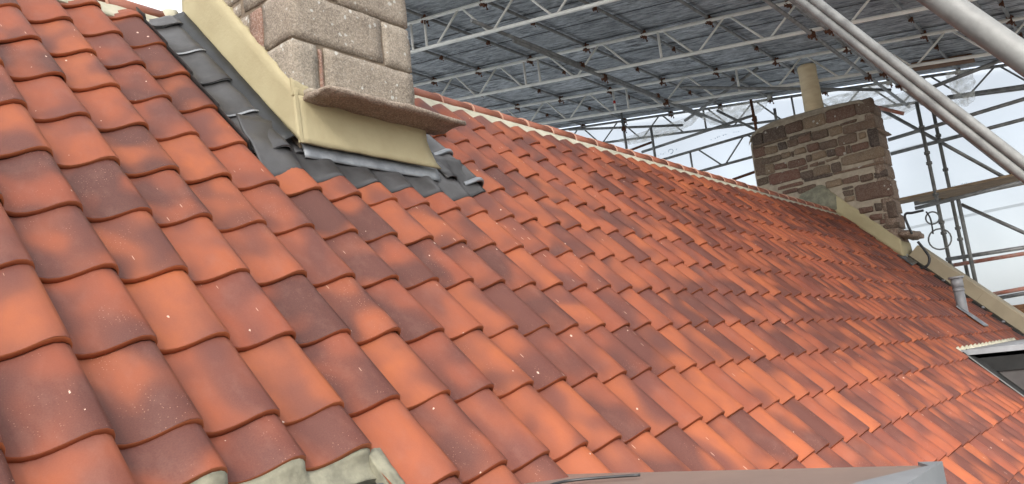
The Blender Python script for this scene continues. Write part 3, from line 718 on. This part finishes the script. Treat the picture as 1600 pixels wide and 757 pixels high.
# ------------------------------------------------------------ near dormer (bottom of the frame)
nd_ = link('dormer', None, None, house, Vector((.3, .9, -.4)), label='near dormer with a flat brown roof edge below the tiles')
DX, DZ = 2.13, -.302
pe = atX(1470, 727, DX); DYF = pe.y; DZ = pe.z
bm = bmesh.new(); add_box(bm, XL + .1, DX, DYF, 1.66, DZ - .11, DZ); me = bm_mesh('flat_roof', bm); link('flat_roof', me, M_FLAT, nd_)
bm = bmesh.new(); add_box(bm, XL + .15, DX - .05, DYF + .06, 1.66, -3.4, DZ - .112); link('cheek', bm_mesh('cheek', bm), M_LEAD, nd_)
bm = bmesh.new(); q0, q1, q2 = atZ(1349, 757, DZ + .004), atZ(1450, 731, DZ + .004), atZ(1470, 727.5, DZ + .004)
pts = [Vector((DX + .004, DYF - .004, 0)), Vector((DX + .004, DYF + .05, 0)), Vector((q1.x + .01, q1.y, 0)), Vector((q0.x, q0.y + .015, 0)), Vector((q0.x - .6, q0.y + .05, 0)), Vector((q0.x - .6, DYF - .004, 0))]
lo = [bm.verts.new((p.x, p.y, DZ - .13)) for p in pts]; hi = [bm.verts.new((p.x, p.y, DZ + .008)) for p in pts]
bm.faces.new(hi); bm.faces.new(lo[::-1])
for i in range(6): bm.faces.new((lo[i], lo[(i + 1) % 6], hi[(i + 1) % 6], hi[i]))
link('metal_corner_trim', bm_mesh('metal_corner_trim', bm), simple('grey_trim', (0.20, 0.212, 0.225), (0.15, 0.16, 0.17), 7, 0.45, 0.2, 0.1), nd_)
bm = bmesh.new(); add_path(bm, smooth_pts([atZ(*p, DZ + .012) for p in ((850, 762), (880, 753), (930, 747.5), (1000, 742.5))], 5), .0045, 6)
link('sealant_bead', bm_mesh('sealant_bead', bm), M_BLACK, nd_)
# cut mortar edge under the tiles, lead below
def mort(u, v):
    c = -9.5 + 12.95 * u; f = c - math.floor(c); z = prof_z((c - math.ceil(c - 1e-6)) * W)
    e_ = noise.noise(Vector((c * 3, v * 2, 0)))
    return RP(c, .50 + (.33 + .04 * e_) * v - (.10 if c > 2.3 else 0) * v, (z - .018) * (1 - v) ** 3.5 + (-.022) * (1 - (1 - v) ** 2.5) + .004 * e_)
link('mortar_fillet', sheet_grid('mortar_fillet', mort, 260, 6, .02, N), M_GMORT, nd_)
def mend(u, v): return RP(2.93 + .26 * u + .05 * v, .48 + .62 * v, .002 + .008 * math.sin(u * 3.1) - .012 * v + .008 * noise.noise(Vector((u * 4, v * 6, 3))))
link('mortar_fillet', sheet_grid('mortar_fillet', mend, 8, 10, .03, N), M_GMORT, nd_)
def ldl(u, v): return RP(-9.5 + 12.75 * u, .80 + 1.6 * v, -.012 + .006 * noise.noise(Vector((u * 20, v * 2, 8))))
link('lead_flashing', sheet_grid('lead_flashing', ldl, 40, 8, .008, N), M_LEADL if False else simple('blue_grey_lead', (0.075, 0.088, 0.105), (0.12, 0.135, 0.15), 6, .4, .3, .2), nd_)

# ------------------------------------------------------------ far dormer (right edge)
fd = link('dormer', None, None, house, Vector((9.5, 1, -.3)), label='far dormer with dark lead cheek and pale flat roof at the right')
M_BRLEAD = simple('brown_grey_lead', (0.062, 0.056, 0.054), (0.040, 0.036, 0.036), 5, 0.6, 0.1, 0.3, bscale=18)
XD = 8.72; zt2 = atX(1500, 548, XD).z
bm = bmesh.new(); add_box(bm, XD - .05, 12.1, .1, 1.80, zt2 - .05, zt2); link('flat_roof', bm_mesh('flat_roof', bm), M_PALE, fd)
for q in range(3):
    bm = bmesh.new(); yy = 1.72 - q * .62
    vs = []
    add_box(bm, XD + .0, XD + .012, yy - .60, yy, zt2 - 1.6, zt2 - .088); link('lead_panel', bm_mesh('lead_panel', bm), M_BRLEAD, fd)
    bm = bmesh.new(); add_box(bm, XD - .02, XD - .001, yy - .61, yy - .585, zt2 - 1.6, zt2 - .088); link('lead_seam', bm_mesh('lead_seam', bm), M_LEADD, fd)
bm = bmesh.new(); add_box(bm, XD - .018, XD - .002, .1, 1.68, zt2 - .22, zt2 - .088); link('lead_drip', bm_mesh('lead_drip', bm), M_LEADD, fd)
def sk(u, v): p = RP(0, .75 + 4.0 * u, .035 + .04 * v); p.x = XD - .06 + .05 * v; return p
link('lead_soaker', sheet_grid('lead_soaker', sk, 20, 3, .008, N), M_LEADD, fd)
bm = bmesh.new(); add_box(bm, XD + .013, 12.05, .2, 1.7, -3.4, zt2 - .09); link('cheek', bm_mesh('cheek', bm), M_LEAD, fd)
def mf(u, v):
    c = 37.4 + 16.5 * u; z = prof_z((c - math.ceil(c - 1e-6)) * W); return RP(c, .50 + .22 * v, (z - .008) * (1 - v) + .02 * v)
link('mortar_fillet', sheet_grid('mortar_fillet', mf, 200, 2, .02, N), M_MORTAR, fd)

# ------------------------------------------------------------ temporary roof
GX = 15.75
def corr_sheet(x0, x1, y0, y1, name='corrugated_sheet'):
    n = max(4, int((x1 - x0) / .076 * 6)); vs, fs = [], []
    for j, y in enumerate((y0, y1)):
        for i in range(n + 1):
            X = x0 + (x1 - x0) * i / n; vs.append(Vector((X, y, zt(y, .098 + .0095 * math.sin(2 * math.pi * X / .076)))))
    for i in range(n): fs.append((i, i + 1, n + 2 + i, n + 1 + i))
    return mesh(name, vs, fs, True)
tr = thing('temporary_roof', (11, 5, 4.2), 'grey corrugated metal temporary roof over the scaffold', 'temporary roof')
x = 6.6; q = 0
while x < GX - .05:
    for (ya, yb) in ((-2.4, 1.2), (1.1, 4.75), (4.65, 8.3), (8.2, 12.4)):
        o = link('corrugated_sheet', corr_sheet(x, min(x + .91, GX), ya, yb), M_CORR, tr, Vector((0, 0, .003 * (q % 2) + .002 * random.random())))
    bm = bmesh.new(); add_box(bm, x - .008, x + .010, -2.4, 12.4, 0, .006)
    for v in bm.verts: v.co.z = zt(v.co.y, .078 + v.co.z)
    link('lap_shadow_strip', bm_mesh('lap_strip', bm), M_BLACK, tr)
    x += .80 + random.uniform(-.03, .03); q += 1

def coupler(bm, p, s=1.0, seed=0):
    rx = random.Random(seed); p = Vector(p)
    Mx = Matrix.Translation(p) @ Matrix.Rotation(rx.uniform(-.4, .4), 4, 'Z') @ Matrix.Scale(s, 4)
    add_box(bm, -.038, .038, -.030, .030, -.035, .035, Mx)
    for sx in (-1, 1):
        add_box(bm, sx * .030 - .012, sx * .030 + .012, -.045, .02, -.060, .045, Mx)
        a = Mx @ Vector((sx * .036, -.02, -.03)); b = Mx @ Vector((sx * .052, -.035, -.105 + .02 * rx.random())); add_tube(bm, a, b, .008 * s, 6)
        add_tube(bm, Mx @ Vector((sx * .05, -.034, -.09)), Mx @ Vector((sx * .054, -.036, -.11)), .014 * s, 6)
    add_tube(bm, Mx @ Vector((0, -.05, -.02)), Mx @ Vector((0, .05, -.03)), .030 * s, 8)
def coup(parent, p, s=1.0):
    bm = bmesh.new(); coupler(bm, p, s, int(p[0] * 97 + p[1] * 31)); return link('coupler', bm_mesh('coupler', bm), M_RUST, parent)
PY = [9.91, 8.80, 7.64, 6.51, 5.46, 4.40, 3.26, 2.15, 1.05, -.1, -1.3]
TX = [8.1, 10.6, 13.1, 15.55]
ords = ['highest, behind the near chimney', 'second highest', 'third from the top', 'fourth from the top', 'fifth from the top', 'sixth from the top', 'seventh from the top', 'eighth from the top', 'third lowest', 'second lowest', 'lowest at the eave']
for q, yy in enumerate(PY):
    z = zt(yy, .048); t = thing('purlin_tube', (6.6, yy, z), 'grey steel purlin tube clamped under the corrugated sheets, ' + ords[q], 'scaffold tube', 'purlins under the corrugated roof')
    link('tube', tube_mesh('tube', (6.6, yy, z), (GX, yy, z), .0242, 12), M_DGALV, t)
    for X in TX: coup(t, (X + .02, yy, z - .03), 1.0)
    for X in (7.1, 9.3, 11.9, 14.3): coup(t, (X + random.uniform(-.5, .5), yy - .01, z - .02), .6)

def truss(X, y0, y1, label, z_of, depth, mat, module=.5, phase=0.0, posts=(), rs=.0165, rc=.027):
    ym = (y0 + y1) / 2
    t = thing('lattice_truss', (X, ym, z_of(ym) - depth / 2), label, 'scaffold truss', 'lattice trusses of the scaffold')
    link('chord', tube_mesh('chord', (X, y0, z_of(y0)), (X, y1, z_of(y1)), rc), mat, t)
    link('chord', tube_mesh('chord', (X, y0, z_of(y0) - depth), (X, y1, z_of(y1) - depth), rc), mat, t)
    y = y0 + phase; up = True
    while y + module < y1:
        a = Vector((X, y + .035, z_of(y) - (depth if up else 0))); b = Vector((X, y + module * .5 - .035 + .0, z_of(y + module * .5) - (0 if up else depth)))
        ok = all(abs(y + module * .25 - p) > module * .22 for p in posts)
        if ok: link('diagonal', tube_mesh('diagonal', a, b, rs, 8), mat, t)
        up = not up; y += module * .5
    for p in posts: link('post', tube_mesh('post', (X, p, z_of(p)), (X, p, z_of(p) - depth), .020, 10), mat, t)
    return t
DEP = .447
def py(x, y, X): return atX(x, y, X).y
truss(8.1, -2.2, 11.8, 'pale lattice truss nearest the camera, topmost left beside the near chimney', zt, DEP, M_ALU, 1.05, .2, (py(640, 20, 8.1), py(662, 20, 8.1)))
tA = truss(10.6, -2.2, 11.8, 'second pale lattice truss from the camera, with pinkish paint on its lower chord', zt, DEP, M_ALU, 1.05, .55, (py(819.5, 110, 10.6), py(842, 110, 10.6), py(1029, 60, 10.6)))
tC = truss(13.1, -2.2, 11.8, 'third pale lattice truss, passing before the chimney pot, red paint on its chord', zt, DEP, M_ALU, 1.05, .35, (py(960, 160, 13.1), py(981, 160, 13.1), py(1151.7, 120, 13.1)))
truss(15.55, -2.2, 11.8, 'farthest lattice truss along the white end sheeting', zt, DEP, M_DGALV, 1.05, .1, (py(1100, 180, 15.55), py(1238, 160, 15.55)))
for t_, X, xa, xb, yc in ((tA, 10.6, 925, 1010, 92), (tC, 13.1, 1298, 1352, 116)):
    ya, yb = py(xa, 110, X), py(xb, 95, X)
    link('paint_band', tube_mesh('paint_band', (X, ya, zt(ya) - DEP), (X, yb, zt(yb) - DEP), .0252), M_REDP, t_)
# red ring on a post and drop standards
ptc = py(960, 160, 13.1); link('red_tape', tube_mesh('red_tape', (13.1, ptc, zt(ptc) - .22), (13.1, ptc, zt(ptc) - .28), .024), simple('red_tape', (.55, .04, .03), (.5, .03, .02), 5, .5), tC)
# flat lattice below, horizontal, at the gable
zE = atX(1110, 228, 14.8).z
truss(14.8, 4.9, 9.5, 'dark horizontal lattice beam on the gable scaffold left of the far chimney', lambda y: zE, .45, M_DGALV, 1.05, .35, (py(1080, 250, 14.8),))

def ctube(name, p, q, label, mat=M_DGALV, r=.027, cps=()):
    p, q = Vector(p), Vector(q)
    if cps:
        t = thing(name, p, label, 'scaffold tube'); link('tube', tube_mesh('tube', p, q, r), mat, t)
        for c in cps: coup(t, p.lerp(q, c), .9)
        return t
    o = link(name, tube_mesh(name, p, q, r), mat); return tag(o, label, 'scaffold tube')
# tubes running with the ridge, slung under the lower chords
def lowX(px, py_, Y, zoff, x1, label, cps=()):
    a = atY(px, py_, Y); z = zt(Y, -DEP + zoff); return ctube('ledger_tube', (a.x, Y, z), (x1, Y, z), label, M_DGALV, cps=cps)
lowX(735, 20, 6.42, .05, 15.7, 'long grey tube slung under the trusses, upper of the doubled pair left of centre', (.32, .62))
lowX(802, 63, 6.33, -.05, 14.2, 'grey tube with an open black end, lower of the doubled pair left of centre', (.4, .75))
ctube('ledger_tube', (7.5, 3.02, zt(3, -DEP - .05)), (15.6, 3.02, zt(3, -DEP - .05)), 'grey tube under the trusses beside the big sloping pair, upper one', cps=(.38, .69))
ctube('ledger_tube', (7.5, 2.80, zt(2.9, -DEP - .05)), (15.6, 2.80, zt(2.9, -DEP - .05)), 'grey tube under the trusses hugging the big sloping pair, lower one', cps=(.38, .69, .8))
ctube('ledger_tube', (7.5, 1.30, zt(1.3, -DEP + .45)), (15.6, 1.30, zt(1.3, -DEP + .45)), 'pale tube crossing the rusty sheets at the upper right')
ctube('ledger_tube', (8.2, 1.58, 2.34), (15.7, 1.58, 2.34), 'thin grey tube just below the touching raking pair at the upper right', M_GALV)
# braces seen against the end sheeting
ctube('brace_tube', atT(1066, 137, -.5), atT(1392, 141, -.5), 'dark level brace tube crossing behind the chimney pot')
ctube('brace_tube', atX(889, 203, 14.9), atX(1067, 196, 14.9), 'dark brace tube just above the ridge tiles left of centre')
ctube('brace_tube', atX(1184, 107, 13.3), atX(1070, 189, 13.6), 'short diagonal brace with an open end left of the chimney pot')
ctube('brace_tube', atX(1003, 238, 14.3), atX(1176, 181, 14.3), 'handrail tube running from the ridge to the left edge of the far chimney')
ctube('brace_tube', atX(1120, 173, 14.9), atX(1185, 205, 15.2), 'diagonal brace tube falling towards the far chimney', )
ctube('brace_tube', atX(985, 235, 15.2), atX(1020, 222, 15.2), 'short reddish rail above the ridge', M_RUST)
ctube('brace_tube', atX(1145, 281, 14.6), atX(1182, 268, 14.6), 'reddish low rail between the ridge and the far chimney', M_RUST)
ctube('standard_tube', atX(970, 172, 14.3), atX(981, 245, 14.3), 'upright tube behind the ridge, leftmost of three', cps=(.4,))
ctube('standard_tube', atX(1017, 200, 14.3), atX(1026, 262, 14.3), 'upright tube behind the ridge, middle of three')
ctube('standard_tube', atX(1173, 156, 14.3), atX(1184, 215, 14.3), 'rusty upright tube touching the left edge of the far chimney', M_RUST, cps=(.5,))
ctube('standard_tube', atX(1210, 170, 14.4), atX(1214, 195, 14.4), 'short upright tube end above the far chimney top')
# raking pair close to the camera and the thick tube at the top right
dv = Vector((0, .565, .825)).normalized()
def rake(px, py_, X, label, up, dn):
    c = atX(px, py_, X); return ctube('raking_tube', c + dv * up, c - dv * dn, label, M_GALV, r=.0242, cps=())
rake(1448, 137, 4.30, 'long grey raking tube across the upper right, upper of a touching pair', 3.6, 2.6)
rake(1448, 156, 4.31, 'long dark raking tube across the upper right, lower of a touching pair', 3.6, 2.6)
rake(1552, 58, 1.62, 'thick grey tube very close to the camera in the top right corner', 1.6, 1.2)
# standards with spigot rings at the right
def standard(a, b, X, label, rings, r=.029):
    a, b = atX(*a, X), atX(*b, X); b.x = X; b.y = a.y; t = thing('standard_tube', (X, a.y, b.z), label, 'scaffold upright')
    link('tube', tube_mesh('tube', a, b, r), M_GALV, t)
    for f in rings:
        c = a.lerp(b, f); link('collar', tube_mesh('collar', c - Vector((0, 0, .022)), c + Vector((0, 0, .022)), r + .016), M_GALV, t)
    return t
standard((1432, 160), (1486, 432), 14.2, 'galvanised upright with ring collars just right of the far chimney', (.15, .30, .36, .54, .70, .76, .94))
standard((1455, 160), (1513, 445), 15.0, 'second galvanised upright with ring collars, behind the first', (.19, .38, .70, .76))
standard((1497, 312), (1506, 445), 13.9, 'plain upright tube under the scaffold boards at the right', ())
def rail(a, b, X, label, mat=M_DGALV): return ctube('guard_rail', atX(*a, X), atX(*b, X), label, mat, r=.031)
rail((1388, 219), (1640, 143), 14.3, 'upper guard rail right of the far chimney')
rail((1392, 241), (1640, 176), 14.9, 'second guard rail right of the far chimney')
rail((1478, 406), (1640, 381), 14.1, 'grey rail above the verge, upper of two')
rail((1488, 415), (1640, 390), 14.7, 'red and grey rail above the verge, lower of two', M_REDP)
rail((1540, 462), (1640, 444), 14.1, 'red rail near the right edge, upper of two', M_REDP)
rail((1549, 468), (1640, 452), 14.7, 'grey rail near the right edge, lower of two')
rail((1376, 171), (1572, 279), 15.1, 'long diagonal brace tube right of the far chimney')
rail((1502, 320), (1640, 382), 15.1, 'diagonal brace tube under the scaffold boards')
rail((1480, 152), (1640, 129), 15.3, 'horizontal tube under the last truss at the far right')
rail((1412, 178), (1362, 166), 14.0, 'short red painted tube above the far chimney corner', M_REDP)
rail((1458, 136), (1580, 88), 13.6, 'sloping brace tube above the crumpled polythene')
# platform of boards
zP = atX(1470, 300, 14.2).z
pf = thing('scaffold_platform', (14.6, 2.4, zP), 'timber board platform on the scaffold right of the far chimney', 'platform')
for q in range(5):
    bm = bmesh.new(); ye = atX(1405, 315, 14.2).y - .02 - .12 * random.random() + (.25 if q < 3 else 0); xx = 14.18 + q * .228
    add_box(bm, xx, xx + .215, 0.2, ye - .4 * (q > 1), zP, zP + .038); link('board', bm_mesh('board', bm), M_WOOD, pf)
link('toe_board', (lambda b: (add_box(b, 15.34, 15.38, .2, 3.2, zP + .04, zP + .20), bm_mesh('toe_board', b))[1])(bmesh.new()), M_GALV, pf)
rail((1430, 326), (1640, 274), 14.15, 'dark ledger tube carrying the board platform')
pf2 = thing('scaffold_platform', (14.6, 1.2, .2), 'lower brown timber boards at the right edge above the verge', 'platform')
for q, (ya, yb) in enumerate(((480, 491), (497, 503), (507, 516))):
    a, b = atX(1555 + q * 10, ya + 1, 14.3 + q * .3), atX(1660, ya - 14 + q * 2, 14.3 + q * .3); c = atX(1660, yb - 10, 14.3 + q * .3)
    bm = bmesh.new(); h = max(.05, b.z - c.z); add_box(bm, a.x, a.x + .04, b.y, a.y, a.z - h, a.z); link('board', bm_mesh('board', bm), (M_DWOOD, M_WOOD, M_WOOD)[q], pf2)
# old timber under the sheets
bm = bmesh.new(); pa, pb = atT(1428, 112, -.05), atT(1520, 95, -.05)
add_box(bm, pa.x - .1, pa.x + .12, pb.y, pa.y, 0, .1)
for v in bm.verts: v.co.z += zt(v.co.y, -.02)
tag(link('timber_plank', bm_mesh('timber_plank', bm), M_DWOOD), 'rust brown old plank tucked under the corrugated sheets at the upper right', 'plank')

# ------------------------------------------------------------ white sheeting
def wr(u, v): return Vector((GX + .12 + .05 * noise.noise(Vector((u * 30, v * 9, 0))) + .03 * noise.noise(Vector((u * 9, v * 22, 4))), 12.9 - 19.0 * u, -6.5 + (zt(13.0 - 19.0 * u, .093) + 6.5) * v))
es = link('end_sheeting', sheet_grid('end_sheeting', wr, 110, 50), M_SHEET); tag(es, 'white translucent sheeting closing the end of the scaffold behind the far chimney', 'sheeting')
# faded blue print on the sheeting (illegible strokes, as in the photograph)
def print_marks(strip, name='printed_mark'):
    bm = bmesh.new(); rx = random.Random(len(strip) * 13)
    for (x0, y0, x1, y1, hgt) in strip:
        L = int(abs(x1 - x0) / 3.2)
        for i in range(L):
            if rx.random() < .18: continue
            x_, y_ = x0 + (x1 - x0) * i / L, y0 + (y1 - y0) * i / L
            for s in range(2):
                a = atX(x_ + rx.uniform(0, 1), y_ + rx.uniform(-.2, .2) * hgt, GX + .03); b = atX(x_ + rx.uniform(.6, 2.4), y_ + rx.uniform(-.5, .5) * hgt, GX + .03)
                add_tube(bm, a, b, .0045, 4)
    return bm_mesh(name, bm)
link('printed_mark', print_marks([(1408, 312, 1428, 307, 3), (1437, 303, 1452, 300, 3), (1487, 292, 1496, 290, 3), (1499, 289, 1523, 284, 4)]), M_PRINT, es, kind='stuff')
link('printed_mark', print_marks([(1028, 243, 1042, 238, 3), (1056, 234, 1068, 230, 3), (1110, 218, 1136, 210, 3), (1146, 207, 1160, 204, 3)]), M_PRINT, es, kind='stuff')
bm = bmesh.new(); cc = atX(1048, 237, GX + .03); add_path(bm, [cc + Vector((0, .06 * math.cos(a_ / 10 * 5), .05 * math.sin(a_ / 10 * 5))) for a_ in range(0, 11)], .006, 5)
link('printed_mark', bm_mesh('printed_mark', bm), M_PRINT, es, kind='stuff')
def wb(u, v): return Vector((-6 + 22 * u, 12.9 + .06 * noise.noise(Vector((u * 30, v * 9, 7))), -6.5 + (zt(12.9, .06) + 6.5) * v))
for q, zz in enumerate((-1.2, .55, 1.95, 3.35)):
    def seam(u, v, zz=zz): return Vector((GX + .05 + .012 * v, 12.4 - 18.2 * u, zz + .05 * math.sin(u * 9 + q) + .05 * v))
    link('seam', sheet_grid('seam', seam, 60, 2), M_SEAM, es)
bs_ = link('back_sheeting', sheet_grid('back_sheeting', wb, 60, 24), M_SHEET); tag(bs_, 'white translucent sheeting behind the house beyond the ridge', 'sheeting')
def wt(u, v): y = -1.5 + 14.4 * v; return Vector((-6 + 12.62 * u, y, zt(y, .10) + .05 * noise.noise(Vector((u * 12, v * 9, 7)))))
rs_ = link('roof_sheeting', sheet_grid('roof_sheeting', wt, 40, 40), M_SHEET); tag(rs_, 'white polythene roof sheeting left of the near chimney', 'sheeting')
# loose crumpled polythene hanging at the eave
def pol(cx, cy, X, w_, h_, sag, name, label):
    c = atX(cx, cy, X)
    def P(u, v):
        e_ = noise.noise(Vector((u * 5, v * 5, cx))) * .10 + noise.noise(Vector((u * 14, v * 13, cx))) * .04
        return c + Vector((e_, (u - .5) * w_ * (1 - .3 * v) + e_ * .6, (.5 - v) * h_ - sag * (1 - (2 * u - 1) ** 2) * v + e_ * .4))
    return tag(link(name, sheet_grid(name, P, 22, 16), M_POLY), label, 'polythene')
M_POLY, t, b = new_mat('clear_polythene'); b.inputs['Base Color'].default_value = (.80, .78, .70, 1); b.inputs['Roughness'].default_value = .35
o_ = t.nodes['Material Output']; tl_ = t.nodes.new('ShaderNodeBsdfTranslucent'); tl_.inputs[0].default_value = (.93, .91, .84, 1); tp_ = t.nodes.new('ShaderNodeBsdfTransparent')
m1 = t.nodes.new('ShaderNodeMixShader'); m1.inputs[0].default_value = .7; m2 = t.nodes.new('ShaderNodeMixShader')
t.links.new(b.outputs[0], m1.inputs[1]); t.links.new(tl_.outputs[0], m1.inputs[2])
t.links.new(ramp(t, noi(t, scaled(t, geo_pos(t), (1, 3, 6)), 2.2, 4, .6), [(.35, .15), (.65, .75)]), m2.inputs[0]); t.links.new(tp_.outputs[0], m2.inputs[1]); t.links.new(m1.outputs[0], m2.inputs[2]); t.links.new(m2.outputs[0], o_.inputs[0])
pol(1503, 133, 14.9, .42, .55, .1, 'polythene_sheet', 'crumpled clear polythene hanging below the last truss at the upper right')
pol(1150, 172, 15.4, 1.7, .28, .12, 'polythene_sheet', 'swag of creased polythene under the roof edge left of the chimney pot')
pol(1395, 162, 15.4, 1.3, .30, .12, 'polythene_sheet', 'swag of creased polythene behind the far chimney top')
pol(1330, 152, 15.45, 1.6, .22, .05, 'polythene_sheet', 'creased polythene strip right of the chimney pot')
pol(1030, 205, 15.45, 2.2, .20, .05, 'polythene_sheet', 'creased polythene strip above the ridge under the last truss')

# ------------------------------------------------------------ cables by the far chimney
def cable(pts, X, r, label, mat=M_BLACK):
    P_ = [atX(x_, y_, X_ if X_ else X) for x_, y_, X_ in [(p + (None,))[:3] for p in pts]]
    bm = bmesh.new(); add_path(bm, smooth_pts(P_, 6), r, 8); return tag(link('cable', bm_mesh('cable', bm), mat), label, 'cable')
cable([(1443, 329), (1425, 333), (1416, 334), (1414, 340), (1419, 353), (1425, 366)], 12.55, .018, 'black cable down the corner of the far chimney, upper length')
cable([(1434, 378), (1444, 390), (1452, 403), (1449, 415), (1437, 420), (1425, 417)], 12.6, .018, 'black cable looping over the lead at the foot of the far chimney')
cable([(1447, 331), (1453, 340), (1456, 352), (1458, 366)], 13.6, .012, 'thin dark cable hanging right of the far chimney')
import itertools
def loop(cx, cy, rr, X, label):
    c = atX(cx, cy, X); s = rr / F * X / .85
    bm = bmesh.new(); add_path(bm, [c + Vector((0, s * math.cos(a_ * math.pi / 9), s * math.sin(a_ * math.pi / 9))) for a_ in range(19)], .012, 6)
    tag(link('cable_loop', bm_mesh('cable_loop', bm), M_GALV), label, 'cable loop')
loop(1468.5, 374, 12.5, 13.7, 'large grey loop of wire hanging on the upright right of the far chimney')
loop(1457, 341, 7.5, 13.7, 'small grey loop of wire below the board platform')
